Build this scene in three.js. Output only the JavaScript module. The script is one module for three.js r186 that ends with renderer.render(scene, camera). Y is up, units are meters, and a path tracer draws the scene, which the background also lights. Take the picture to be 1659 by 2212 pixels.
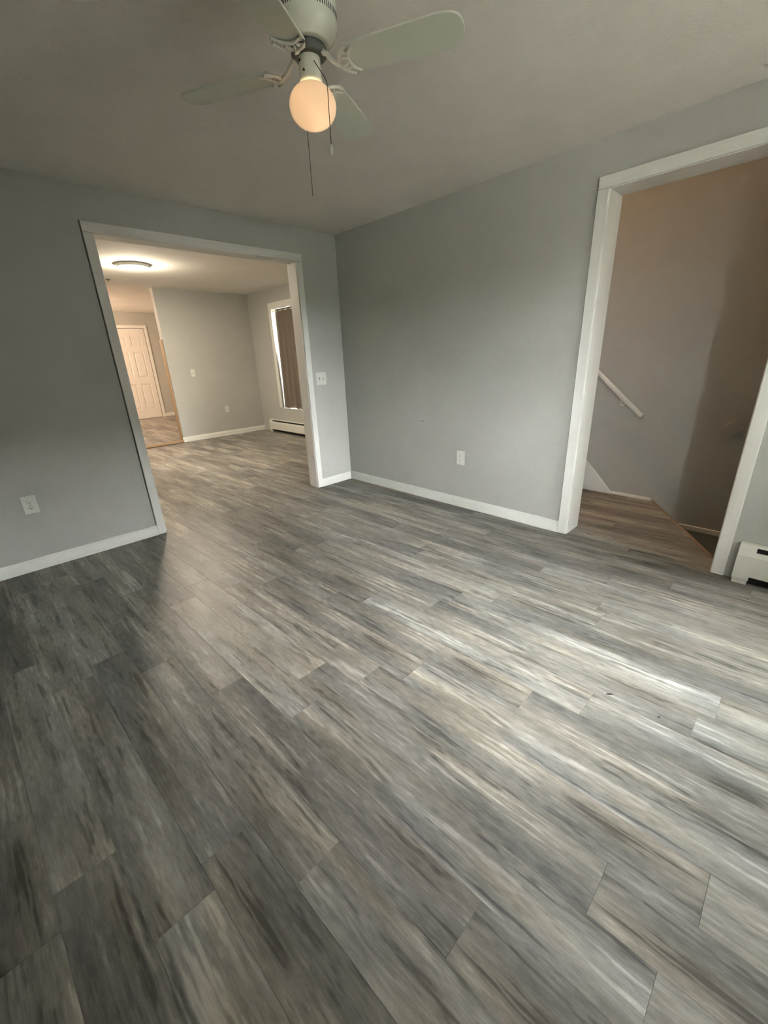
import * as THREE from 'three';
import { RoundedBoxGeometry } from 'three/addons/geometries/RoundedBoxGeometry.js';
import { mergeGeometries } from 'three/addons/utils/BufferGeometryUtils.js';
import { RectAreaLightUniformsLib } from 'three/addons/lights/RectAreaLightUniformsLib.js';

// ------------------------------------------------------------------ camera, sky, exposure
RectAreaLightUniformsLib.init();
const scene = new THREE.Scene();
const camera = new THREE.PerspectiveCamera(102.32, 1659 / 2212, 0.05, 200);
camera.rotation.order = 'YXZ';
camera.rotation.set(-0.36211893, -0.76699404, -0.04217655);
camera.position.set(-2.99321, 1.33144, 3.63214);
const renderer = new THREE.WebGLRenderer({ antialias: true });
renderer.toneMapping = THREE.LinearToneMapping;
renderer.toneMappingExposure = 2.6;
renderer.shadowMap.enabled = true;
const SKY = 53;
scene.background = new THREE.Color(0.95 * SKY, 1.0 * SKY, 0.99 * SKY);      // even bright overcast sky
const sun = new THREE.DirectionalLight(new THREE.Color().setRGB(1, 0.98, 0.93), 2.35);   // sun spread wide by thin cloud
sun.position.set(-1.0 + 0.34 * 8, 1.4 + 0.62 * 8, 4.9 + 8); sun.target.position.set(-1.0, 1.4, 4.9);
sun.castShadow = true; sun.shadow.radius = 18; sun.shadow.mapSize.set(2048, 2048);
Object.assign(sun.shadow.camera, { left: -9, right: 9, top: 9, bottom: -9, near: 0.5, far: 30 });
scene.add(sun, sun.target);
const H = 2.44, H2 = 2.5, H3 = 2.57;                                        // ceilings: this room, the room beyond, the hall

// ------------------------------------------------------------------ small helpers
let seed = 20240717;
const rnd = () => { seed = (seed * 1664525 + 1013904223) >>> 0; return seed / 4294967296; };
const used = new Map();
function numbered(name) {
  const n = used.get(name) ?? 0; used.set(name, n + 1);
  return n ? name + '_' + String(n).padStart(3, '0') : name;
}
function mesh(name, geo, mat, parent) {
  const g = Array.isArray(geo) ? (geo.length > 1 ? mergeGeometries(geo.map((q) => (q.index ? q.toNonIndexed() : q))) : geo[0]) : geo;
  const m = new THREE.Mesh(g, mat);
  m.name = parent ? name : numbered(name);
  m.castShadow = m.receiveShadow = true;
  (parent ?? scene).add(m);
  return m;
}
function struct(name, geo, mat) { const m = mesh(name, geo, mat); m.userData.kind = 'structure'; return m; }
function structGroup(name, pos = [0, 0, 0]) { const g = new THREE.Group(); g.name = numbered(name); g.position.set(...pos); g.userData.kind = 'structure'; scene.add(g); return g; }
function thing(name, label, category, pos = [0, 0, 0], turn = 0, group) {
  const g = new THREE.Group(); g.name = numbered(name); g.position.set(...pos); g.rotation.y = turn;
  g.userData = { label, category }; if (group) g.userData.group = group;
  scene.add(g); return g;
}
const box = (x0, x1, y0, y1, z0, z1) => {
  const g = new THREE.BoxGeometry(x1 - x0, y1 - y0, z1 - z0); g.translate((x0 + x1) / 2, (y0 + y1) / 2, (z0 + z1) / 2);
  const p = g.attributes.position, n = g.attributes.normal, u = g.attributes.uv;      // uv in metres
  for (let i = 0; i < p.count; i++) {
    const ax = Math.abs(n.getX(i)), ay = Math.abs(n.getY(i));
    if (ax > 0.5) u.setXY(i, p.getZ(i), p.getY(i)); else if (ay > 0.5) u.setXY(i, p.getX(i), p.getZ(i)); else u.setXY(i, p.getX(i), p.getY(i));
  }
  return g;
};
const rbox = (x0, x1, y0, y1, z0, z1, r = 0.002, s = 2) => { const g = new RoundedBoxGeometry(x1 - x0, y1 - y0, z1 - z0, s, r); g.translate((x0 + x1) / 2, (y0 + y1) / 2, (z0 + z1) / 2); return g; };
const rect = (a0, a1, b0, b1) => { const s = new THREE.Shape(); s.moveTo(a0, b0); s.lineTo(a1, b0); s.lineTo(a1, b1); s.lineTo(a0, b1); s.closePath(); return s; };
const hole = (a0, a1, b0, b1) => { const s = new THREE.Path(); s.moveTo(a0, b0); s.lineTo(a0, b1); s.lineTo(a1, b1); s.lineTo(a1, b0); s.closePath(); return s; };
function wallZ(x0, x1, y0, y1, z0, z1, holes = []) {       // a wall across z, holes in (x, y)
  const s = rect(x0, x1, y0, y1); for (const h of holes) s.holes.push(hole(...h));
  const g = new THREE.ExtrudeGeometry(s, { depth: z1 - z0, bevelEnabled: false }); g.translate(0, 0, z0); return g;
}
function wallX(z0, z1, y0, y1, x0, x1, holes = []) {       // a wall across x, holes in (z, y)
  const s = rect(z0, z1, y0, y1); for (const h of holes) s.holes.push(hole(...h));
  const g = new THREE.ExtrudeGeometry(s, { depth: x1 - x0, bevelEnabled: false }); g.rotateY(-Math.PI / 2); g.translate(x1, 0, 0); return g;
}
const tube = (pts, r, seg = 24, rad = 8, closed = false) => new THREE.TubeGeometry(new THREE.CatmullRomCurve3(pts.map((p) => new THREE.Vector3(...p)), closed), seg, r, rad, closed);
const cyl = (r0, r1, y0, y1, seg = 32) => { const g = new THREE.CylinderGeometry(r1, r0, y1 - y0, seg); g.translate(0, (y0 + y1) / 2, 0); return g; };
const lathe = (pts, seg = 64) => new THREE.LatheGeometry(pts.map((p) => new THREE.Vector2(...p)), seg);

// ------------------------------------------------------------------ procedural textures
const LN = 256, lattice = new Float32Array(LN * LN); { let s = 99; for (let i = 0; i < LN * LN; i++) { s = (s * 1664525 + 1013904223) >>> 0; lattice[i] = s / 4294967296; } }
function vn(x, y, px = LN, py = LN) {                      // value noise that repeats after px, py cells
  const xi = Math.floor(x), yi = Math.floor(y), fx = x - xi, fy = y - yi, u = fx * fx * (3 - 2 * fx), v = fy * fy * (3 - 2 * fy);
  const a0 = ((xi % px) + px) % px, a1 = (a0 + 1) % px, b0 = (((yi % py) + py) % py) * LN, b1 = ((((yi + 1) % py) + py) % py) * LN;
  const p = lattice[b0 + a0], q = lattice[b0 + a1], r = lattice[b1 + a0], t = lattice[b1 + a1];
  return p + (q - p) * u + (r - p) * v + (p - q - r + t) * u * v;
}
const smooth = (a, b, x) => { const t = Math.min(1, Math.max(0, (x - a) / (b - a))); return t * t * (3 - 2 * t); };
function dataTexture(w, h, fill, srgb) {
  const d = new Uint8Array(w * h * 4);
  for (let y = 0; y < h; y++) for (let x = 0; x < w; x++) { const c = fill(x, y), o = (y * w + x) * 4; d[o] = c[0]; d[o + 1] = c[1]; d[o + 2] = c[2]; d[o + 3] = 255; }
  const t = new THREE.DataTexture(d, w, h, THREE.RGBAFormat);
  t.wrapS = t.wrapT = THREE.RepeatWrapping; t.magFilter = THREE.LinearFilter; t.minFilter = THREE.LinearMipmapLinearFilter; t.generateMipmaps = true;
  if (srgb) t.colorSpace = THREE.SRGBColorSpace; t.needsUpdate = true; return t;
}
// weathered grey wood print, sixteen boards of 1.22 x 0.153 m one above the other
const VAR = 16, PW = 2048, PH = 128;
const boardTone = [0.02, -0.10, 0.08, -0.03, 0.12, -0.07, 0.03, -0.12, 0.06, 0.0, -0.05, 0.10, -0.09, 0.05, -0.02, 0.07];
const floorH = new Uint8Array(PW * PH * VAR);
const floorMap = dataTexture(PW, PH * VAR, (x, y) => {
  const v = Math.floor(y / PH), w = (y % PH) / PH, u = x / PW, o = v * 17.3;
  // slow sideways drift of the grain, with a knot that pushes it apart
  let wd = w + 0.035 * (vn(u * 4 + o, w * 1.5 + o) - 0.5) + 0.012 * (vn(u * 18 + o, w * 4 + o) - 0.5);
  const ku = 0.15 + 0.7 * lattice[v * 31], kw = 0.2 + 0.6 * lattice[v * 57 + 9], kd = Math.hypot((u - ku) * 14, (w - kw) * 2.6);
  wd += 0.05 * Math.sign(w - kw) * Math.exp(-kd * kd * 1.2);
  const fine = vn(u * 22 + o, wd * 60 + o * 3) * 0.6 + vn(u * 64 + o, wd * 64 + o) * 0.4;
  const streak = vn(u * 4.6 + o * 2, wd * 13 + o) * 0.6 + vn(u * 11 + o, wd * 26 + o * 5) * 0.4;
  const broad = vn(u * 2.6 + o * 7, wd * 3 + o * 2) * 0.6 + vn(u * 7 + o, wd * 6 + o) * 0.4;
  const fray = vn(u * 40 + o, wd * 22 + o * 6);
  let t = 0.47 + boardTone[v] + 0.22 * (fine - 0.5) + 0.50 * (broad - 0.5) + 0.15 * (fray - 0.5) + 0.07 * (vn(u * 240 + o, wd * 60 + o * 8) - 0.5);
  t += 0.27 * smooth(0.56, 0.80, streak + 0.10 * (fray - 0.5)) * (0.3 + 0.7 * smooth(0.40, 0.62, broad));                              // pale whitewashed streaks
  t -= 0.30 * smooth(0.44, 0.20, streak + 0.14 * (fray - 0.5)) * smooth(0.60, 0.36, vn(u * 4.5 + o * 3, wd * 4 + o * 9));              // dark open grain
  t -= 0.10 * Math.exp(-kd * kd * 4) * (0.4 + 1.2 * fray);
  t = Math.min(1, Math.max(0, t));
  const i = y * PW + x; floorH[i] = Math.round(255 * Math.min(1, Math.max(0, 0.4 * fine + 0.6 * streak)));
  const warm = vn(u * 4 + o * 5, w * 3 + o * 4), k = t;
  return [69 + 119 * k + 5 * (warm - 0.5), 67 + 116 * k, 63 + 111.5 * k - 7 * (warm - 0.5)];
}, true);
const floorBump = dataTexture(PW / 2, PH * VAR / 2, (x, y) => { const h = floorH[(y * 2) * PW + x * 2]; return [h, h, h]; });
const floorRough = dataTexture(PW / 2, PH * VAR / 2, (x, y) => { const h = floorH[(y * 2) * PW + x * 2]; const r = 84 + 0.22 * h; return [r, r, r]; });
const rollerBump = dataTexture(512, 512, (x, y) => { const v = 255 * (0.5 * vn(x / 4, y / 4, 128, 128) + 0.3 * vn(x / 2, y / 2, 256, 256) + 0.2 * vn(x / 16, y / 16, 32, 32)); return [v, v, v]; });
const paintTone = dataTexture(512, 512, (x, y) => { const v = 244 + 11 * (0.5 * vn(x / 64, y / 64, 8, 8) + 0.3 * vn(x / 16, y / 16, 32, 32) + 0.2 * vn(x / 3, y / 3, 128, 128)); return [v, v, v]; }, true);
const weave = dataTexture(256, 256, (x, y) => { const v = 205 + 40 * (vn(x / 2, y / 16, 128, 16) - 0.5) + 40 * (vn(x / 16, y / 2, 16, 128) - 0.5); return [v, v * 0.99, v * 0.97]; }, true);
const rep = (t, k) => { const c = t.clone(); c.repeat.set(k, k); c.needsUpdate = true; return c; };

// ------------------------------------------------------------------ materials
const std = (o) => new THREE.MeshStandardMaterial(o);
const lin = (r, g, b) => new THREE.Color().setRGB(r, g, b);
const paint = (r, g, b) => std({ color: lin(r, g, b), roughness: 0.62, map: rep(paintTone, 0.7), bumpMap: rep(rollerBump, 2.4), bumpScale: 0.0006 });
const M = {
  wall: paint(0.50, 0.50, 0.468),
  ceiling: std({ color: lin(0.86, 0.825, 0.77), roughness: 0.95, map: rep(paintTone, 0.6), bumpMap: rep(rollerBump, 1.2), bumpScale: 0.0012 }),
  trim: std({ color: lin(0.86, 0.855, 0.81), roughness: 0.38, map: rep(paintTone, 1.3), bumpMap: rep(rollerBump, 3), bumpScale: 0.0002 }),
  gap: std({ color: lin(0.12, 0.125, 0.11), roughness: 0.9 }),
  groove: std({ color: lin(0.10, 0.10, 0.09), roughness: 0.9 }),
  door: std({ color: lin(0.80, 0.78, 0.74), roughness: 0.45 }),
  plank: std({ map: floorMap, bumpMap: floorBump, bumpScale: 0.0007, roughness: 1.0, roughnessMap: floorRough }),
  subfloor: std({ color: lin(0.32, 0.26, 0.19), roughness: 0.95 }),
  nosing: std({ color: lin(0.24, 0.17, 0.12), roughness: 0.5 }),
  crumb: std({ color: lin(0.03, 0.022, 0.018), roughness: 0.6 }),
  plate: std({ color: lin(0.72, 0.72, 0.66), roughness: 0.35 }),
  slot: std({ color: lin(0.03, 0.03, 0.03), roughness: 0.8 }),
  heater: std({ color: lin(0.70, 0.69, 0.63), roughness: 0.4 }),
  black: std({ color: lin(0.012, 0.012, 0.012), roughness: 0.9 }),
  fin: std({ color: lin(0.25, 0.25, 0.24), roughness: 0.5, metalness: 0.7 }),
  fan: std({ color: lin(0.80, 0.83, 0.73), roughness: 0.2 }),
  blade: std({ color: lin(0.66, 0.68, 0.59), roughness: 0.55 }),
  iron: std({ color: lin(0.74, 0.75, 0.68), roughness: 0.35 }),
  flywheel: std({ color: lin(0.10, 0.11, 0.10), roughness: 0.5, metalness: 0.4 }),
  chain: std({ color: lin(0.10, 0.09, 0.07), roughness: 0.45, metalness: 0.8 }),
  globe: new THREE.MeshPhysicalMaterial({ color: lin(0.92, 0.82, 0.70), roughness: 1, transmission: 0.5, thickness: 0, clearcoat: 0.6, clearcoatRoughness: 0.1 }),
  bulb: std({ color: 0x000000, emissive: lin(1, 0.66, 0.36), emissiveIntensity: 1.2 }),
  lens: std({ color: lin(0.8, 0.8, 0.75), emissive: lin(1, 0.87, 0.66), emissiveIntensity: 22, roughness: 0.5 }),
  lensHall: std({ color: lin(0.8, 0.8, 0.75), emissive: lin(1, 0.70, 0.42), emissiveIntensity: 14, roughness: 0.5 }),
  curtain: std({ color: lin(0.30, 0.255, 0.21), map: rep(weave, 6), roughness: 0.95, side: THREE.DoubleSide }),
  glass: new THREE.MeshPhysicalMaterial({ color: 0xffffff, roughness: 0.0, transmission: 1, thickness: 0, ior: 1.45 }),
  vinyl: std({ color: lin(0.80, 0.80, 0.78), roughness: 0.4 }),
  pine: std({ color: lin(0.62, 0.43, 0.26), roughness: 0.6, map: rep(weave, 2) }),
  gravel: std({ color: lin(0.44, 0.42, 0.37), roughness: 1 }), hedge: std({ color: lin(0.03, 0.05, 0.02), roughness: 1 }),
  siding: std({ color: lin(0.20, 0.19, 0.17), roughness: 0.9 }), shingle: std({ color: lin(0.06, 0.06, 0.06), roughness: 1 }), deck: std({ color: lin(0.52, 0.49, 0.44), roughness: 0.9 }),
  brass: std({ color: lin(0.6, 0.5, 0.3), roughness: 0.3, metalness: 1 }),
};

// ------------------------------------------------------------------ the shell
const XL = -3.45, ZB = 4.9, XD = 1.29, ZC = -4.26, XE = 1.2, ZH = -8.6;
const A0 = -2.072, A1 = -0.49, AT = 2.167;              // cased opening in the wall ahead (x, x, height)
const B0 = 2.53, B1 = 3.416, BT = 2.183;                // cased opening to the stairs (z, z, height)
const TA = 0.125, TB = 0.19, J = 0.018;                 // wall thicknesses, board thickness
const P0 = -1.52, P1 = -0.55, PS = 0.92, PT = 2.08;       // window in the wall behind the camera
const Q0 = 4.1, Q1 = 4.8, QS = 0.9, QT = 1.98;         // window in the left wall, beside the camera
const W0 = -3.45, W1 = -2.25, WS = 0.485, WT = 2.17;    // window of the room beyond (z, z, sill, head)

struct('wall_front', wallZ(XL - 0.12, XD + 0.12, -1.5, 5.0, -TA, 0, [[A0 - J, A1 + J, -0.03, AT + J]]), M.wall);
const wallRight = struct('wall_right', wallX(0, ZB + 0.5, -1.5, 5.0, 0, TB, [[B0 - J, B1 + J, -0.05, BT + J]]), M.wall);
mesh('scuff', rbox(-0.0008, 0, 0.742, 0.748, 1.078, 1.112, 0.0004), M.gap, wallRight);
struct('wall_left', wallX(ZH, ZB + 0.12, -0.3, 2.75, XL - 0.12, XL, [[Q0, Q1, QS, QT]]), M.wall);
struct('wall_back', wallZ(XL - 0.12, 0, -0.3, 2.75, ZB, ZB + 0.12, [[P0, P1, PS, PT]]), M.wall);
struct('ceiling', box(XL, 0, H, H + 0.2, 0, ZB), M.ceiling);
struct('ceiling_living', box(XL, XD, H2, H2 + 0.2, ZC, -TA), M.ceiling);
struct('wall_living_far', wallZ(-0.35, XD + 0.12, -0.3, 2.75, ZC - 0.12, ZC), M.wall);
struct('wall_living_near', wallZ(XL, -1.6, -0.3, 2.75, ZC - 0.12, ZC), M.wall);
struct('wall_living_right', wallX(ZH - 0.1, -TA, -0.3, 2.75, XD, XD + 0.12, [[W0, W1, WS, WT]]), M.wall);
struct('ceiling_hall', box(XL, XD, H3, H3 + 0.15, ZH, ZC), M.ceiling);
struct('wall_hall_end', wallZ(XL, XD, -0.3, 2.75, ZH - 0.12, ZH), M.wall);
struct('wall_hall_left', wallX(ZH, ZC - 0.12, -0.3, 2.75, -2.4, -2.3), M.wall);
struct('wall_stair_far', wallX(0, ZB + 0.6, -1.5, 5.0, XE, XE + 0.12), M.wall);
struct('wall_stair_end', wallZ(TB, XE, -1.5, 5.0, ZB + 0.5, ZB + 0.6), M.wall);
struct('ceiling_stair', box(TB, XE, 4.9, 5.0, 0, ZB + 0.5), M.ceiling);
struct('floor_stair_bottom', box(TB, XE, -1.5, -1.4, 0, ZB + 0.5), M.nosing);

// ------------------------------------------------------------------ floor: every board a mesh of its own
const ROW = 0.153, LEN = 1.22, SHEAR = 0.035, ZR = 2.37, XR = -1.36;
const clip = (poly, a, b, c) => {                         // keep a*x + b*z <= c
  const out = [];
  for (let i = 0; i < poly.length; i++) {
    const p = poly[i], q = poly[(i + 1) % poly.length], dp = a * p[0] + b * p[1] - c, dq = a * q[0] + b * q[1] - c;
    if (dp <= 0) out.push(p);
    if ((dp < 0 && dq > 0) || (dp > 0 && dq < 0)) { const t = dp / (dp - dq); out.push([p[0] + t * (q[0] - p[0]), p[1] + t * (q[1] - p[1])]); }
  }
  return out;
};
const edgeX = (k, z) => XR + ROW * k + SHEAR * (z - ZR);
function boardGeometry(poly, toUV, top, thick) {          // a flat board with its top edge eased by 0.8 mm
  const n = poly.length, cx = poly.reduce((s, p) => s + p[0], 0) / n, cz = poly.reduce((s, p) => s + p[1], 0) / n, e = 0.0005;
  const inner = poly.map(([x, z]) => [x - Math.sign(x - cx) * e, z - Math.sign(z - cz) * e]);
  const pos = [], uv = [];
  const put = (p, y) => { pos.push(p[0], y, p[1]); uv.push(...toUV(p[0], p[1])); };
  const tri = (a, ya, b, yb, c, yc) => { put(a, ya); put(b, yb); put(c, yc); };
  for (let i = 1; i < n - 1; i++) tri(inner[0], top, inner[i + 1], top, inner[i], top);
  for (let i = 0; i < n; i++) {
    const p = poly[i], q = poly[(i + 1) % n], a = inner[i], b = inner[(i + 1) % n], d = top - 0.0004, l = top - thick;
    tri(a, top, b, top, q, d); tri(a, top, q, d, p, d); tri(p, d, q, d, q, l); tri(p, d, q, l, p, l);
  }
  const g = new THREE.BufferGeometry();
  g.setAttribute('position', new THREE.Float32BufferAttribute(pos, 3)); g.setAttribute('uv', new THREE.Float32BufferAttribute(uv, 2));
  g.computeVertexNormals(); return g;
}
const floor = structGroup('floor');
mesh('underlay', [box(XL, 0.1, -0.06, -0.0045, -TA, ZB), box(XL, XD, -0.06, -0.0045, ZC - 0.02, -TA)], M.subfloor, floor);
const known = { '-1': 2.371, '-2': 2.045, '-3': 3.08, '-4': 2.637, '-5': 2.503, '-6': 2.30, '-8': 3.318, '-9': 2.94, '-10': 2.703, '-12': 2.485, '3': 3.056, '1': 2.60, '0': 2.42 };
const LAND = [[XE, 2.79], [0.19, 3.41]];                 // the skewed edge of the landing
const edgeA = LAND[1][1] - LAND[0][1], edgeB = LAND[0][0] - LAND[1][0], edgeC = edgeA * LAND[0][0] + edgeB * LAND[0][1];
const landing = structGroup('floor_landing');
{
  const shape = new THREE.Shape(); [[0.1, 2.0], [XE, 2.0], [XE, 2.79], [0.19, 3.41], [0.1, 3.465]].forEach(([x, z], i) => (i ? shape.lineTo(x, -z) : shape.moveTo(x, -z)));
  const g = new THREE.ExtrudeGeometry(shape, { depth: 0.05, bevelEnabled: false }); g.rotateX(-Math.PI / 2); g.translate(0, -0.0545, 0);
  mesh('underlay', g, M.subfloor, landing);
}
let prev = 0;
for (let k = -15; k <= 18; k++) {
  let z0 = known[k];
  if (z0 === undefined) { do z0 = rnd() * LEN; while (Math.abs(((z0 - prev) % LEN + LEN) % LEN - LEN / 2) > 0.4); }
  prev = z0; z0 = ((z0 % LEN) + LEN) % LEN - 5 * LEN;
  const xc = edgeX(k + 0.5, 0);
  for (let s = 0; s < 10; s++) {
    const za = z0 + s * LEN, zb = za + LEN, v = Math.floor(rnd() * VAR), flip = rnd() < 0.5, g = 0.0003;
    const toUV = (x, z) => { const a = (z - za) / LEN, b = (x - edgeX(k, z)) / ROW; return [flip ? 1 - a : a, (v + 0.03 + 0.94 * (flip ? 1 - b : b)) / VAR]; };
    const quad = [[edgeX(k, za) + g, za + g], [edgeX(k + 1, za) - g, za + g], [edgeX(k + 1, zb) - g, zb - g], [edgeX(k, zb) + g, zb - g]];
    const lay = (poly, parent, name) => { if (poly.length > 2) { const m = mesh(name, boardGeometry(poly, toUV, 0, 0.0045), M.plank, parent); m.name = name; } };
    const inZ = (p, a, b) => clip(clip(p, 0, -1, -a), 0, 1, b);
    if (xc < 0.0) lay(clip(inZ(quad, ZC - 0.02, ZB), -1, 0, -XL), floor, 'plank');
    else {
      lay(clip(inZ(quad, ZC - 0.02, -0.06), 1, 0, XD), floor, 'plank');
      lay(clip(clip(inZ(quad, 2.05, 3.6), 1, 0, XE), edgeA * -1 * -1, edgeB, edgeC), landing, 'plank');
    }
  }
}
mesh('nosing', (() => { const a = new THREE.Vector3(LAND[0][0], -0.012, LAND[0][1]), b = new THREE.Vector3(LAND[1][0] - 0.1, -0.012, LAND[1][1] + 0.061), d = b.clone().sub(a), g = new RoundedBoxGeometry(d.length(), 0.036, 0.022, 2, 0.008); g.rotateY(Math.atan2(-d.z, d.x)); g.translate((a.x + b.x) / 2 + 0.006, -0.012, (a.z + b.z) / 2 + 0.01); return g; })(), M.nosing, landing);
const floorHall = structGroup('floor_hall');
mesh('underlay', box(-2.3, XD, -0.06, 0.0295, ZH, ZC - 0.02), M.subfloor, floorHall);
for (let k = 0; k < 19; k++) {
  const z0 = -rnd() * LEN, xa = -1.6 + k * ROW;
  for (let s = 0; s < 5; s++) {
    const za = ZC - 0.02 - s * LEN + z0 - 0.0, zb = za + LEN, v = Math.floor(rnd() * VAR);
    const p = clip(clip([[xa + 4e-4, za + 4e-4], [xa + ROW - 4e-4, za + 4e-4], [xa + ROW - 4e-4, zb - 4e-4], [xa + 4e-4, zb - 4e-4]], 0, -1, -ZH), 0, 1, ZC - 0.04);
    if (p.length > 2) mesh('plank', boardGeometry(p, (x, z) => [(z - za) / LEN, (v + 0.03 + 0.94 * (x - xa) / ROW) / VAR], 0.034, 0.0045), M.plank, floorHall);
  }
}

// ------------------------------------------------------------------ casings, jambs, baseboards
function casingZ(name, x0, x1, top, zFace, out, w, parts) {     // flat boards round an opening in a wall across z
  const g = parts ?? structGroup(name), za = Math.min(zFace, zFace + out), zb = Math.max(zFace, zFace + out);
  mesh('casing_leg', rbox(x0 - w, x0 - 0.004, 0.003, top + 0.002, za, zb, 0.003), M.trim, g);
  mesh('casing_leg', rbox(x1 + 0.004, x1 + w, 0.003, top + 0.002, za, zb, 0.003), M.trim, g);
  mesh('casing_head', rbox(x0 - w, x1 + w, top + 0.004, top + w, za, zb, 0.003), M.trim, g);
  return g;
}
const trim1 = casingZ('trim_1', A0, A1, AT, 0, 0.018, 0.065);
casingZ('', A0, A1, AT, -TA, -0.018, 0.065, trim1);
mesh('jamb', rbox(A0 - J, A0, 0.002, AT, -TA - 0.004, 0.004, 0.002), M.trim, trim1);
mesh('jamb', rbox(A1, A1 + J, 0.002, AT, -TA - 0.004, 0.004, 0.002), M.trim, trim1);
mesh('head_jamb', rbox(A0 - J, A1 + J, AT, AT + J, -TA - 0.004, 0.004, 0.002), M.trim, trim1);
function casingX(name, z0, z1, top, x, out, w, parts) {
  const g = parts ?? structGroup(name), xa = Math.min(x, x + out), xb = Math.max(x, x + out);
  mesh('casing_leg', rbox(xa, xb, 0.003, top + 0.002, z0 - w, z0 - 0.004, 0.003), M.trim, g);
  mesh('casing_leg', rbox(xa, xb, 0.003, top + 0.002, z1 + 0.004, z1 + w, 0.003), M.trim, g);
  mesh('casing_head', rbox(xa, xb, top + 0.004, top + w, z0 - w, z1 + w, 0.003), M.trim, g);
  return g;
}
mesh('caulk_gap', box(A0 - 0.0715, A0 - 0.0655, 0.09, AT + 0.07, 0.0, 0.0006), M.gap, trim1);
const trim2 = casingX('trim_2', B0, B1, BT, 0, -0.018, 0.067);
mesh('jamb', rbox(-0.004, TB + 0.012, 0.002, BT, B0 - J, B0, 0.002), M.trim, trim2);
mesh('jamb', rbox(-0.004, TB + 0.012, 0.002, BT, B1, B1 + J, 0.002), M.trim, trim2);
mesh('head_jamb', rbox(-0.004, TB * 0.62, BT, BT + J, B0 - J, B1 + J, 0.002), M.trim, trim2);
mesh('head_jamb', rbox(TB * 0.62 + 0.001, TB + 0.012, BT + 0.004, BT + J, B0 - J, B1 + J, 0.002), M.trim, trim2);
mesh('caulk_gap', box(-0.0006, 0.0, 0.092, BT + 0.072, B0 - 0.0745, B0 - 0.0675), M.gap, trim2);
const baseProfile = (h) => { const s = new THREE.Shape(); s.moveTo(0, 0); s.lineTo(0.016, 0); s.lineTo(0.016, h * 0.18); s.lineTo(0.0125, h * 0.22); s.lineTo(0.0125, h * 0.68); s.quadraticCurveTo(0.012, h * 0.78, 0.008, h * 0.82); s.lineTo(0.008, h * 0.93); s.quadraticCurveTo(0.006, h, 0.0, h); s.closePath(); return s; };
function baseboard(name, b, a, h = 0.085, y = 0.0015) {  // between two points of the wall line, the room to the right of b > a
  const d = Math.hypot(b[0] - a[0], b[1] - a[1]), g = new THREE.ExtrudeGeometry(baseProfile(h), { depth: d, bevelEnabled: false, curveSegments: 5 });
  g.rotateY(Math.atan2(b[0] - a[0], b[1] - a[1])); g.translate(a[0], y, a[1]);
  return struct(name, g, M.trim);
}
baseboard('baseboard_front_left', [XL, 0], [A0 - 0.0655, 0].map((v) => v), 0.085);
baseboard('baseboard_front_right', [A1 + 0.0655, 0], [-0.016, 0], 0.085);
baseboard('baseboard_right', [0, 0], [0, B0 - 0.0675], 0.09);
baseboard('baseboard_living_far', [-0.362, ZC], [XD, ZC], 0.09);

// ------------------------------------------------------------------ stairs
const stair = thing('staircase', 'carpetless stairs climbing behind the cased opening beside the white skirt board', 'stairs', [0, 0, 0]);
for (let i = 0; i < 6; i++) {
  const z1 = 2.17 - i * 0.235, y1 = (i + 1) * 0.2;
  mesh('riser', box(TB + 0.004, XE - 0.024, i * 0.2 + 0.001, y1 - 0.026, z1 - 0.018, z1), M.trim, stair);
  mesh('tread', rbox(TB + 0.004, XE - 0.024, y1 - 0.025, y1, z1 - 0.25, z1 + 0.025, 0.008), M.nosing, stair);
}
{
  const s = new THREE.Shape(); // white skirt along the far wall, in (z, y)
  s.moveTo(2.452, 0.002); s.lineTo(2.455, 0.012); s.lineTo(2.19, 0.285); s.lineTo(0.6, 1.66); s.lineTo(0.6, 0.9); s.lineTo(1.6, 0.002); s.closePath();
  const g = new THREE.ExtrudeGeometry(s, { depth: 0.018, bevelEnabled: false }); g.rotateY(-Math.PI / 2); g.translate(XE - 0.001, 0, 0);
  const cap = tube([[XE - 0.014, 0.014, 2.452], [XE - 0.014, 0.288, 2.19], [XE - 0.014, 0.80, 1.6]], 0.008, 30, 8);
  const sk = mesh('skirt_board', g, M.trim, stair); mesh('skirt_cap', cap, M.trim, sk);
}
struct('baseboard_landing', rbox(XE - 0.018, XE, 0.002, 0.028, 2.458, 2.79, 0.004), M.trim);
const winder = thing('winder_step', 'lower step deep beyond the slanted edge of the landing', 'step', [0, -0.74, 0]);
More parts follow.
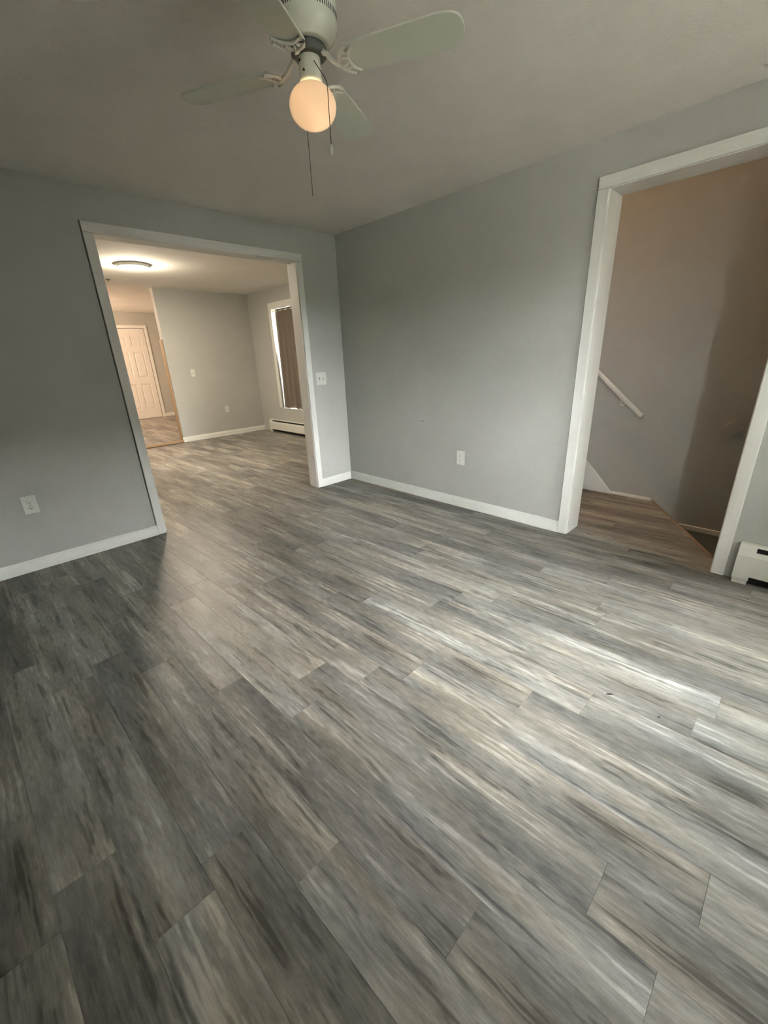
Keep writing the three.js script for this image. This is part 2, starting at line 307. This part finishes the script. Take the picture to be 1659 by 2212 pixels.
{
  const shape = new THREE.Shape(); [[XE - 0.006, 2.82], [XE - 0.006, 3.7], [TB + 0.004, 3.7], [TB + 0.004, 3.43]].forEach(([x, z], i) => (i ? shape.lineTo(x, -z) : shape.moveTo(x, -z)));
  const g = new THREE.ExtrudeGeometry(shape, { depth: 0.03, bevelEnabled: false }); g.rotateX(-Math.PI / 2); g.translate(0, -0.0345, 0);
  mesh('tread', g, M.subfloor, winder);
  for (let k = 10; k <= 17; k++) {                        // the same boards laid on the lower step
    const za = 2.7 - 0.21 * (k % 4), quad = [[edgeX(k, za), za], [edgeX(k + 1, za), za], [edgeX(k + 1, 3.7), 3.7], [edgeX(k, 3.7), 3.7]];
    const p = clip(clip(clip(quad, 1, 0, XE - 0.006), -1, 0, -TB - 0.004), -edgeA, -edgeB, -edgeC - 0.02);
    if (p.length > 2) mesh('plank', boardGeometry(p, (x, z) => [(z - za) / LEN, ((k * 5) % VAR + 0.03 + 0.94 * (x - edgeX(k, z)) / ROW) / VAR], 0, 0.0045), M.plank, winder);
  }
  const a = new THREE.Vector3(XE - 0.04, 0.07, 2.836), b = new THREE.Vector3(TB + 0.03, 0.07, 3.410), d = b.clone().sub(a), r = new THREE.BoxGeometry(d.length(), 0.68, 0.012);
  r.rotateY(Math.atan2(-d.z, d.x)); r.translate((a.x + b.x) / 2 + 0.004, 0.341, (a.z + b.z) / 2);
  mesh('riser', r, M.trim, winder);
}
struct('baseboard_winder', rbox(XE - 0.016, XE, -0.199, -0.156, 2.86, 3.7, 0.004), M.trim);
const rail = thing('handrail', 'white round handrail sloping down the stair wall on a small bracket', 'handrail', [0, 0, 0]);
{
  const dir = [0, 0.323, -0.366], end = [1.13, 0.755, 2.612], at = (t) => [end[0], end[1] + dir[1] * t, end[2] + dir[2] * t];
  mesh('rail', tube([at(0), at(1), at(2), at(3.6)], 0.0215, 40, 16), M.trim, rail);
  const cap = new THREE.SphereGeometry(0.0215, 16, 10); cap.scale(1, 1, 0.35); cap.translate(...at(0)); mesh('end_cap', cap, M.trim, rail);
  for (const t of [0.5, 2.6]) { const p = at(t); const br = mesh('bracket', tube([[p[0], p[1] - 0.02, p[2]], [p[0] + 0.01, p[1] - 0.055, p[2]], [p[0] + 0.04, p[1] - 0.07, p[2]], [XE, p[1] - 0.07, p[2]]], 0.006, 20, 8), M.iron, rail); mesh('rosette', (() => { const c = new THREE.CylinderGeometry(0.024, 0.026, 0.006, 20); c.rotateZ(Math.PI / 2); c.translate(XE - 0.003, p[1] - 0.07, p[2]); return c; })(), M.iron, br); }
}
{
  const g = new RoundedBoxGeometry(0.022, 0.093, 0.093, 2, 0.002); g.rotateX(0.83);
  const p = mesh('wall_patch', g, M.wall); p.position.set(XE - 0.011, 0.695, 3.235); p.userData = { label: 'small tilted square patch painted over on the stair wall', category: 'patch' };
}

// ------------------------------------------------------------------ doors, windows
{ // hall door at the far end
  const d = structGroup('door_1', [0, 0.034, ZH]), x1 = 0.70, x0 = -0.12, top = 2.17;
  mesh('casing_leg', rbox(x1, x1 + 0.07, 0, top, 0, 0.018, 0.003), M.trim, d); mesh('casing_leg', rbox(x0 - 0.07, x0, 0, top, 0, 0.018, 0.003), M.trim, d);
  mesh('casing_head', rbox(x0 - 0.07, x1 + 0.07, top, top + 0.07, 0, 0.018, 0.003), M.trim, d);
  mesh('door_stop', [box(x0, x0 + 0.012, 0.004, top, 0.0005, 0.012), box(x1 - 0.012, x1, 0.004, top, 0.0005, 0.012), box(x0 + 0.012, x1 - 0.012, top - 0.012, top, 0.0005, 0.012)], M.groove, d);
  const leaf = new THREE.Shape(); const lx0 = x0 + 0.013, lx1 = x1 - 0.013, lt = top - 0.013; leaf.moveTo(lx0, 0.008); leaf.lineTo(lx1, 0.008); leaf.lineTo(lx1, lt); leaf.lineTo(lx0, lt); leaf.closePath();
  const cols = [[lx0 + 0.11, (lx0 + lx1) / 2 - 0.05], [(lx0 + lx1) / 2 + 0.05, lx1 - 0.11]], rows = [[0.25, 0.86], [1.02, 1.62], [1.74, 2.0]];
  for (const [a, b] of cols) for (const [e, f] of rows) leaf.holes.push(hole(a, b, e, f));
  const lg = new THREE.ExtrudeGeometry(leaf, { depth: 0.014, bevelEnabled: false }); lg.translate(0, 0, 0.001);
  const lm = mesh('door_leaf', lg, M.door, d);
  for (const [a, b] of cols) for (const [e, f] of rows) mesh('door_panel', [box(a, b, e, f, 0.001, 0.003), rbox(a + 0.03, b - 0.03, e + 0.03, f - 0.03, 0.002, 0.012, 0.005)], M.door, lm);
  const knob = lathe([[0, 0], [0.03, 0.0], [0.03, 0.005], [0.012, 0.01], [0.012, 0.035], [0.027, 0.05], [0.024, 0.066], [0, 0.07]], 24); knob.rotateX(Math.PI / 2); knob.translate(lx0 + 0.06, 0.98, 0.015); mesh('knob', knob, M.brass, lm);
}
struct('baseboard_hall_end', rbox(0.772, XD, 0.034, 0.125, ZH, ZH + 0.014, 0.003), M.trim);
{ // window of the room beyond
  const w = structGroup('window_1'), xo = XD - 0.018;
  mesh('casing_leg', rbox(xo, XD, WS, WT + 0.004, W0 - 0.085, W0 + 0.004, 0.003), M.trim, w);
  mesh('casing_leg', rbox(xo, XD, WS, WT + 0.004, W1 - 0.004, W1 + 0.085, 0.003), M.trim, w);
  mesh('casing_head', rbox(xo, XD, WT + 0.004, WT + 0.1, W0 - 0.085, W1 + 0.085, 0.003), M.trim, w);
  mesh('sill', rbox(XD - 0.012, XD + 0.1, WS - 0.018, WS, W0 + 0.001, W1 - 0.001, 0.004), M.trim, w);
  mesh('frame', [box(XD + 0.07, XD + 0.118, WS, WT, W0, W0 + 0.045), box(XD + 0.07, XD + 0.118, WS, WT, W1 - 0.045, W1), box(XD + 0.07, XD + 0.118, WT - 0.045, WT, W0 + 0.045, W1 - 0.045), box(XD + 0.07, XD + 0.118, WS, WS + 0.05, W0 + 0.045, W1 - 0.045), box(XD + 0.07, XD + 0.118, (WS + WT) / 2 - 0.02, (WS + WT) / 2 + 0.02, W0 + 0.045, W1 - 0.045)], M.vinyl, w);
  mesh('pane', box(XD + 0.092, XD + 0.096, WS + 0.05, (WS + WT) / 2 - 0.02, W0 + 0.045, W1 - 0.045), M.glass, w);
  mesh('pane', box(XD + 0.092, XD + 0.096, (WS + WT) / 2 + 0.02, WT - 0.045, W0 + 0.045, W1 - 0.045), M.glass, w);
}
function sashWindow(name, put, a0, a1, y0, y1) {          // put(a0, a1, y0, y1, d0, d1): a box along the wall, d from the room face outwards
  const w = structGroup(name), ym = (y0 + y1) / 2;
  mesh('casing', [put(a0 - 0.065, a0, y0 - 0.065, y1 + 0.065, -0.018, 0), put(a1, a1 + 0.065, y0 - 0.065, y1 + 0.065, -0.018, 0), put(a0, a1, y1, y1 + 0.065, -0.018, 0), put(a0, a1, y0 - 0.065, y0, -0.018, 0)], M.trim, w);
  mesh('frame', [put(a0, a0 + 0.04, y0, y1, 0.05, 0.1), put(a1 - 0.04, a1, y0, y1, 0.05, 0.1), put(a0 + 0.04, a1 - 0.04, y1 - 0.04, y1, 0.05, 0.1), put(a0 + 0.04, a1 - 0.04, y0, y0 + 0.04, 0.05, 0.1), put(a0 + 0.04, a1 - 0.04, ym - 0.02, ym + 0.02, 0.05, 0.1)], M.vinyl, w);
  mesh('pane', put(a0 + 0.04, a1 - 0.04, y0 + 0.04, ym - 0.02, 0.07, 0.074), M.glass, w);
  mesh('pane', put(a0 + 0.04, a1 - 0.04, ym + 0.02, y1 - 0.04, 0.07, 0.074), M.glass, w);
}
sashWindow('window_2', (a, b, c, d, e, f) => box(a, b, c, d, ZB + e, ZB + f), P0, P1, PS, PT);
sashWindow('window_3', (a, b, c, d, e, f) => box(XL - f, XL - e, c, d, a, b), Q0, Q1, QS, QT);
struct('trim_3', rbox(-1.6, -0.352, 0.002, 0.04, ZC - 0.05, ZC + 0.02, 0.008), M.pine);      // strip between the two floors
struct('trim_4', rbox(-0.372, -0.3505, 0.042, 1.73, ZC - 0.115, ZC - 0.02, 0.004), M.pine);   // wooden edge board on the wall end

// ------------------------------------------------------------------ curtain
{
  const c = thing('curtain', 'taupe fabric curtain hanging in the window of the far room', 'curtain', [XD + 0.036, 0.492, -2.86]);
  const nz = 150, ny = 24, h = 1.672, pos = [], uv = [], idx = [];
  for (let j = 0; j <= ny; j++) for (let i = 0; i <= nz; i++) {
    const s = i / nz, t = j / ny, wob = 0.10 * Math.sin(t * 2.1 + s * 3);
    const zt = -0.515 + s * 1.105, zb = -0.585 + s * 1.175, tt = Math.pow(1 - t, 0.5), z = zt + (zb - zt) * tt;
    const fold = 0.022 * Math.sin(s * 44 + wob * 6) + 0.010 * Math.sin(s * 91 + 1.3 + t) + 0.006 * Math.sin(s * 17 + t * 4);
    pos.push(-0.012 + fold * (0.55 + 0.45 * (1 - t)) , h * t + 0.004 * Math.sin(s * 21) * (1 - t), z); uv.push(s * 1.3, t * h);
  }
  for (let j = 0; j < ny; j++) for (let i = 0; i < nz; i++) { const a = j * (nz + 1) + i; idx.push(a, a + 1, a + nz + 1, a + 1, a + nz + 2, a + nz + 1); }
  const g = new THREE.BufferGeometry(); g.setAttribute('position', new THREE.Float32BufferAttribute(pos, 3)); g.setAttribute('uv', new THREE.Float32BufferAttribute(uv, 2)); g.setIndex(idx); g.computeVertexNormals();
  mesh('fabric', g, M.curtain, c);
  const rod = new THREE.CylinderGeometry(0.008, 0.008, W1 - W0 - 0.002, 12); rod.rotateX(Math.PI / 2); rod.translate(-0.012, h - 0.03, (W0 + W1) / 2 + 2.86); mesh('curtain_rod', rod, M.iron, c);
}

// ------------------------------------------------------------------ baseboard heaters
function heater(label, pos, turn, len) {                  // runs along local +x from the origin, wall behind at local z = 0, room at +z
  const t = thing('baseboard_heater', label, 'heater', pos, turn);
  const L0 = 0.075, prof = (pts) => { const s = new THREE.Shape(); pts.forEach(([a, b], i) => (i ? s.lineTo(a, b) : s.moveTo(a, b))); s.closePath(); return s; };
  const run = (pts, a, b) => { const g = new THREE.ExtrudeGeometry(prof(pts), { depth: b - a, bevelEnabled: false }); g.rotateY(Math.PI / 2); g.scale(1, 1, -1); const ix = g.index; const p = g.attributes.position; const n = p.count; const arr = p.array; for (let i = 0; i < n; i += 3) for (let c = 0; c < 3; c++) { const q = arr[(i + 1) * 3 + c]; arr[(i + 1) * 3 + c] = arr[(i + 2) * 3 + c]; arr[(i + 2) * 3 + c] = q; } g.computeVertexNormals(); g.translate(a, 0, 0); return g; };
  // back plate and sloping hood, front cover, end cap, dark inside with fins
  mesh('back_plate', run([[0.001, 0.045], [0.004, 0.045], [0.004, 0.236], [0.034, 0.236], [0.040, 0.228], [0.040, 0.232], [0.034, 0.240], [0.001, 0.240]], L0, len), M.heater, t);
  mesh('front_cover', run([[0.058, 0.056], [0.062, 0.052], [0.066, 0.056], [0.066, 0.178], [0.056, 0.205], [0.052, 0.205], [0.062, 0.177], [0.062, 0.058]], L0, len), M.heater, t);
  mesh('inside', run([[0.005, 0.05], [0.05, 0.05], [0.05, 0.20], [0.005, 0.225]], L0 + 0.002, len - 0.002), M.black, t);
  const cap = run([[0.001, 0.028], [0.064, 0.028], [0.068, 0.040], [0.068, 0.180], [0.046, 0.236], [0.038, 0.242], [0.001, 0.242]], 0, L0);
  mesh('end_cap', cap, M.heater, t);
  mesh('foot', box(0.004, L0 - 0.004, 0.001, 0.027, 0.004, 0.06), M.heater, t);
  mesh('bottom_edge', box(L0, len, 0.003, 0.044, 0.002, 0.03), M.black, t);
  return t;
}
heater('cream baseboard heater under the curtained window of the far room', [XD, 0, -4.12 + 0.19], -Math.PI / 2, 2.3);
heater('white baseboard heater with open slot beside the stair opening casing', [0, 0, 3.522], -Math.PI / 2, 0.58);

// ------------------------------------------------------------------ switch and outlet plates (local z out of the wall)
function outlet(label, pos, turn, w = 0.082, h = 0.126) {
  const t = thing('outlet', label, 'outlet', pos, turn);
  mesh('cover_plate', rbox(-w / 2, w / 2, -h / 2, h / 2, 0, 0.006, 0.0028), M.plate, t);
  for (const s of [-1, 1]) {
    const r = mesh('receptacle', rbox(-0.017, 0.017, s * 0.0195 - 0.014, s * 0.0195 + 0.014, 0.001, 0.0085, 0.0035), M.plate, t);
    mesh('slot', [box(-0.0085, -0.0055, s * 0.0195 - 0.002, s * 0.0195 + 0.007, 0.007, 0.0089), box(0.0055, 0.0085, s * 0.0195 - 0.001, s * 0.0195 + 0.006, 0.007, 0.0089), box(-0.003, 0.003, s * 0.0195 - 0.010, s * 0.0195 - 0.0045, 0.007, 0.0089)], M.slot, r);
  }
  const sc = new THREE.CylinderGeometry(0.0032, 0.0032, 0.002, 12); sc.rotateX(Math.PI / 2); sc.translate(0, 0, 0.0066); mesh('screw', sc, M.slot, t);
  return t;
}
function switchPlate(label, pos, turn, gangs) {
  const w = gangs === 2 ? 0.127 : 0.072, h = 0.126, t = thing('light_switch', label, 'switch', pos, turn);
  mesh('cover_plate', rbox(-w / 2, w / 2, -h / 2, h / 2, 0, 0.006, 0.0028), M.plate, t);
  for (let i = 0; i < gangs; i++) {
    const x = gangs === 2 ? (i ? 0.023 : -0.023) : 0;
    const tg = new RoundedBoxGeometry(0.010, 0.022, 0.016, 2, 0.002); tg.rotateX(i ? -0.5 : 0.5); tg.translate(x, 0, 0.010);
    mesh('toggle', tg, M.plate, t);
    for (const s of [-1, 1]) { const sc = new THREE.CylinderGeometry(0.003, 0.003, 0.002, 12); sc.rotateX(Math.PI / 2); sc.translate(x, s * 0.03, 0.0062); mesh('screw', sc, M.iron, t); }
  }
  return t;
}
outlet('white outlet low on the wall left of the wide cased opening', [-2.866, 0.469, 0], 0);
outlet('white outlet on the long wall between the corner and the stair opening', [0, 0.457, 1.539], -Math.PI / 2);
outlet('small white outlet on the far wall of the next room', [0.553, 0.493, ZC], 0, 0.072, 0.118);
switchPlate('ivory double switch plate between the cased opening and the corner', [-0.315, 1.136, 0], 0, 2);
switchPlate('single white switch on the far wall of the next room', [0.04, 1.178, ZC], 0, 1);

// ------------------------------------------------------------------ ceiling fan
{
  const f = thing('ceiling_fan', 'pale four-bladed ceiling fan with a glowing glass globe and pull chains', 'ceiling fan', [-1.9, H, 2.24]);
  const y = (v) => v - H;
  mesh('motor_housing', lathe([[0, y(2.44)], [0.088, y(2.44)], [0.094, y(2.43)], [0.095, y(2.405)], [0.0965, y(2.40)], [0.0965, y(2.338)], [0.0955, y(2.335)], [0.0955, y(2.318)], [0.0965, y(2.315)], [0.096, y(2.300)], [0.088, y(2.285)], [0.074, y(2.272)], [0.066, y(2.266)], [0.064, y(2.262)], [0, y(2.262)]], 96), M.fan, f);
  const slots = []; for (let i = 0; i < 72; i++) { const g = box(-0.0016, 0.0016, y(2.319), y(2.334), 0.0948, 0.0960); g.rotateY(i / 72 * 2 * Math.PI); slots.push(g); }
  const vs = mesh('vent_slots', slots, M.slot, f); vs.userData.kind = 'stuff';
  for (let i = 0; i < 8; i++) { const g = new THREE.CylinderGeometry(0.0045, 0.0045, 0.004, 12); g.rotateX(Math.PI / 2); g.translate(0, y(2.362), 0.097); g.rotateY(i / 8 * 2 * Math.PI + 0.35); mesh('screw', g, M.slot, f); }
  mesh('flywheel', lathe([[0, y(2.262)], [0.050, y(2.262)], [0.056, y(2.256)], [0.056, y(2.240)], [0.046, y(2.234)], [0.028, y(2.232)], [0, y(2.232)]], 48), M.flywheel, f);
  mesh('switch_housing', lathe([[0, y(2.240)], [0.034, y(2.240)], [0.0355, y(2.234)], [0.0355, y(2.186)], [0.0375, y(2.182)], [0.0375, y(2.174)], [0.030, y(2.172)], [0, y(2.172)]], 48), M.fan, f);
  for (const [a, yy] of [[2.30, 2.221], [2.75, 2.192], [0.2, 2.192]]) { const g = new THREE.CylinderGeometry(0.0035, 0.0035, 0.004, 12); g.rotateX(Math.PI / 2); g.translate(0, y(yy), 0.036); g.rotateY(a + 2.3); mesh('screw', g, M.slot, f); }
  // globe: squat glass shade with a soft point below
  const prof = []; for (let i = 0; i <= 40; i++) { const a = i / 40, th = 0.42 + a * (Math.PI - 0.42), r = 0.077 * Math.pow(Math.sin(th), 0.92), yy = 2.113 + 0.059 * Math.cos(th); prof.push([Math.max(r, 0.0001), y(yy - 0.006 * Math.exp(-Math.pow(r / 0.018, 2)) * (a > 0.5 ? 1 : 0))]); }
  prof.reverse();
  const globe = mesh('globe_shade', lathe(prof, 64), M.globe, f);
  const bg = lathe([[0.0001, y(2.072)], [0.012, y(2.074)], [0.022, y(2.083)], [0.025, y(2.096)], [0.020, y(2.11)], [0.013, y(2.125)], [0.012, y(2.17)]], 32);
  mesh('bulb', bg, M.bulb, f);
  const pl = new THREE.PointLight(lin(1, 0.71, 0.47), 0.0040); pl.position.set(0, y(2.094), 0); pl.shadow.radius = 1; pl.castShadow = true; f.add(pl);
  // blades and their crescent irons
  const bs = new THREE.Shape(); bs.moveTo(0.135, -0.050); bs.lineTo(0.41, -0.062); bs.quadraticCurveTo(0.485, -0.064, 0.492, -0.020); bs.quadraticCurveTo(0.496, 0, 0.492, 0.020); bs.quadraticCurveTo(0.485, 0.064, 0.41, 0.062); bs.lineTo(0.135, 0.050); bs.quadraticCurveTo(0.128, 0, 0.135, -0.050);
  const bladeG = new THREE.ExtrudeGeometry(bs, { depth: 0.004, bevelEnabled: true, bevelSize: 0.001, bevelThickness: 0.001, bevelSegments: 1, curveSegments: 10 }); bladeG.rotateX(-Math.PI / 2); bladeG.translate(0, -0.002, 0);
  const c1 = [], c2 = []; for (let i = 0; i <= 14; i++) { const a = -1.15 + 2.3 * i / 14; c1.push([0.168 - 0.062 * Math.cos(a) + 0.0, -0.008, 0.056 * Math.sin(a)]); c2.push([0.190 - 0.052 * Math.cos(a * 0.92), -0.008, 0.050 * Math.sin(a * 0.98)]); }
  const ironG = mergeGeometries([tube(c1, 0.0052, 40, 8), tube(c2, 0.0042, 40, 8), tube([[0.108, -0.008, 0], [0.122, -0.009, 0.014], [0.136, -0.008, 0.006], [0.130, -0.008, -0.010], [0.116, -0.009, -0.012]], 0.0035, 24, 6),
    tube([[0.126, -0.008, 0.030], [0.136, -0.009, 0.024], [0.141, -0.008, 0.034]], 0.0034, 14, 6), tube([[0.126, -0.008, -0.030], [0.136, -0.009, -0.024], [0.141, -0.008, -0.034]], 0.0034, 14, 6)].map((g) => g.toNonIndexed()));
  const armG = mergeGeometries([tube([[0.036, 0.038, 0], [0.060, 0.030, 0], [0.085, 0.006, 0], [0.112, -0.008, 0]], 0.0068, 24, 8), rbox(0.03, 0.056, 0.030, 0.041, -0.012, 0.012, 0.003)].map((g) => (g.index ? g.toNonIndexed() : g)));
  for (const deg of [62, -28, -118, 152]) {
    const b = mesh('blade', bladeG, M.blade, f); b.rotation.order = 'YXZ'; b.rotation.y = -deg * Math.PI / 180; b.rotation.x = -0.17; b.position.y = y(2.212);
    const ir = mesh('blade_iron', ironG, M.iron, b); mesh('iron_arm', armG, M.iron, f).position.y = y(2.205);
    f.children[f.children.length - 1].rotation.y = -deg * Math.PI / 180;
  }
  // pull chains
  const cam = new THREE.Vector3(-2.993, 0, 3.632).sub(new THREE.Vector3(-1.9, 0, 2.24)).normalize(), side = new THREE.Vector3(-cam.z, 0, cam.x);
  const off = (a, b) => [cam.x * a - side.x * b, cam.z * a - side.z * b];
  const chain = (pts, knob) => {
    const c = mesh('pull_chain', tube(pts, 0.0013, 60, 6), M.chain, f); const e = pts[pts.length - 1];
    if (knob) mesh('pull_knob', (() => { const g = lathe([[0.0001, -0.026], [0.0045, -0.023], [0.006, -0.012], [0.0045, 0.0], [0.0015, 0.005]], 16); g.translate(...e); return g; })(), M.plate, c);
    return c;
  };
  { const [x0, z0] = off(0.036, 0.014), [x1, z1] = off(0.062, 0.048), [x2, z2] = off(0.064, 0.050); chain([[x0, y(2.212), z0], [x1, y(2.150), z1], [x2, y(2.135), z2], [x2, y(2.06), z2], [x2, y(1.985), z2]], true); }
  { const [x0, z0] = off(-0.030, -0.020), [x1, z1] = off(-0.080, -0.026); chain([[x0, y(2.212), z0], [x1, y(2.165), z1], [x1, y(2.10), z1], [x1, y(1.99), z1], [x1, y(1.893), z1]], false); }
}

// ------------------------------------------------------------------ lamps
{
  const l = thing('flush_ceiling_light', 'lit round flush ceiling light in the next room', 'ceiling light', [-1.06, H2, -2.63]);
  mesh('rim', lathe([[0.168, -0.034], [0.178, -0.032], [0.182, -0.02], [0.182, 0], [0.168, 0]], 64), M.iron, l);
  mesh('diffuser', lathe([[0.0001, -0.036], [0.10, -0.035], [0.155, -0.031], [0.168, -0.024], [0.168, -0.001]], 64), M.lens, l);
  const r = new THREE.RectAreaLight(lin(1, 0.87, 0.69), 75, 0.28, 0.28); r.position.set(0, -0.042, 0); r.rotation.x = -Math.PI / 2; l.add(r);
  const side = new THREE.PointLight(lin(1, 0.86, 0.66), 1.1); side.position.set(0, -0.12, 0); side.shadow.radius = 3; side.castShadow = true; l.add(side);      // light off the sides of the lens
}
{
  const l = thing('hall_pendant', 'warm glowing globe pendant in the hall beyond', 'pendant', [-1.75, H3, -7.3]);
  mesh('canopy', lathe([[0.0001, -0.02], [0.05, -0.018], [0.06, 0], [0.0001, 0]], 32), M.iron, l); mesh('stem', cyl(0.006, 0.006, -0.26, -0.02, 12), M.iron, l);
  const gl = new THREE.SphereGeometry(0.1, 32, 20); gl.translate(0, -0.35, 0); mesh('globe', gl, M.lensHall, l);
  const r = new THREE.PointLight(lin(1, 0.71, 0.51), 4.9); r.position.set(0, -0.35, 0); r.shadow.radius = 4; r.castShadow = true; l.add(r);
}
{
  const l = thing('upstairs_ceiling_light', 'warm ceiling light high above the stairs', 'ceiling light', [0.7, 4.9, 0.3]);
  mesh('base', lathe([[0.0001, -0.015], [0.11, -0.015], [0.115, 0], [0.0001, 0]], 32), M.iron, l);
  mesh('dome', lathe([[0.0001, -0.09], [0.05, -0.082], [0.09, -0.055], [0.1, -0.015]], 32), M.lensHall, l);
  const r = new THREE.PointLight(lin(1, 0.64, 0.40), 4.0); r.position.set(0, -0.14, 0); r.shadow.radius = 4; r.castShadow = true; l.add(r);
}
{ // dark sensor disc and small catch
  const s = mesh('ceiling_hook', [cyl(0.028, 0.028, -0.012, 0, 24), cyl(0.006, 0.006, -0.035, -0.012, 12)], M.flywheel); s.position.set(-1.065, H2, -3.80); s.userData = { label: 'small dark hook on the ceiling near the hall', category: 'hook' };
  const c = mesh('catch_plate', rbox(-0.075, 0.075, -0.004, 0, -0.022, 0.022, 0.002), M.plate); c.position.set(-0.78, AT, -0.05); c.userData = { label: 'small white catch plate under the head of the wide opening', category: 'plate' };
  const p = mesh('paint_fleck', rbox(-0.004, 0.004, 0, 0.002, -0.002, 0.002, 0.0008), M.plate); p.position.set(-0.887, 0.0, 3.10); p.userData = { label: 'tiny white fleck lying on the grey plank floor', category: 'fleck' };
}

for (const [name, x, z, len, label] of [['splinter', -1.451, 3.314, 3.2, 'thin dark splinter lying on the brightly lit grey planks'], ['crumb', -1.445, 3.488, 1.2, 'tiny dark crumb lying on the brightly lit grey planks']]) {
  const g = new THREE.DodecahedronGeometry(0.0045, 0); g.scale(len, 0.5, 0.8); g.translate(0, 0.0022, 0);
  const c = mesh(name, g, M.crumb); c.position.set(x, 0, z); c.rotation.y = -0.9; c.userData = { label, category: name };
}

// ------------------------------------------------------------------ outdoors, seen only through the glass
struct('ground', box(-45, 45, -0.5, -0.32, ZB + 0.14, 45), M.gravel);
struct('ground_porch', box(-45, XL - 0.14, -0.5, -0.32, -30, ZB + 0.14), M.gravel);
struct('ground_side', box(XD + 0.14, 45, -0.5, -0.32, -30, ZB + 0.14), M.gravel);
{
  const p = thing('porch', 'covered porch with a flat roof along the left side of the house', 'porch', [0, 0, 0]);
  mesh('deck', box(XL - 1.7, XL - 0.13, -0.16, -0.05, 1.5, 5.3), M.deck, p);
  mesh('roof_slab', box(XL - 1.3, XL - 0.13, 2.42, 2.55, 1.5, 5.3), M.shingle, p);
  for (const z of [1.6, 5.15]) mesh('post', box(XL - 1.25, XL - 1.15, -0.05, 2.42, z, z + 0.1), M.deck, p);
  const nb = thing('neighbour_house', 'tall narrow grey neighbouring house at the left of the yard', 'house', [0, 0, 0]);
  mesh('wall', box(-4.7, -2.7, -0.32, 5.5, 5.9, 12.5), M.siding, nb); mesh('roof', box(-4.8, -2.6, 5.5, 5.7, 5.8, 12.6), M.shingle, nb);
  const sh = thing('shed', 'plain grey shed standing off the covered porch', 'shed', [0, 0, 0]);
  mesh('wall', box(-8, -6, -0.32, 3.1, -2, 5.5), M.siding, sh); mesh('roof', box(-8.1, -5.9, 3.1, 3.3, -2.1, 5.55), M.shingle, sh);
  const e = mesh('roof_eave', box(XL - 0.3, 0.3, 2.5, 2.62, ZB + 0.13, ZB + 1.1), M.shingle); e.userData = { label: 'roof eave over the window behind the viewer', category: 'eave' };
  const wg = thing('house_wing', 'grey house wing standing beside the back window outside', 'house wing', [0, 0, 0]);
  mesh('wall', box(0.5, 5, -0.32, 4.8, ZB + 1.12, 7.2), M.siding, wg); mesh('roof', box(0.35, 5.1, 4.8, 5.0, ZB + 1.12, 7.3), M.shingle, wg);
  const h = thing('garage', 'low grey garage across the yard', 'garage', [0, 0, 0]);
  mesh('wall', box(-0.7, 6, -0.32, 2.7, 9.4, 15), M.siding, h); mesh('roof', box(-0.9, 6.2, 2.7, 2.95, 9.2, 15.2), M.shingle, h);
  const hd = mesh('hedge', rbox(-25, -1.0, 0, 2.75, 16, 18, 0.5, 3), M.hedge); hd.position.y = -0.32; hd.userData = { label: 'tall dark hedge at the end of the yard', category: 'hedge' };
}
renderer.render(scene, camera);
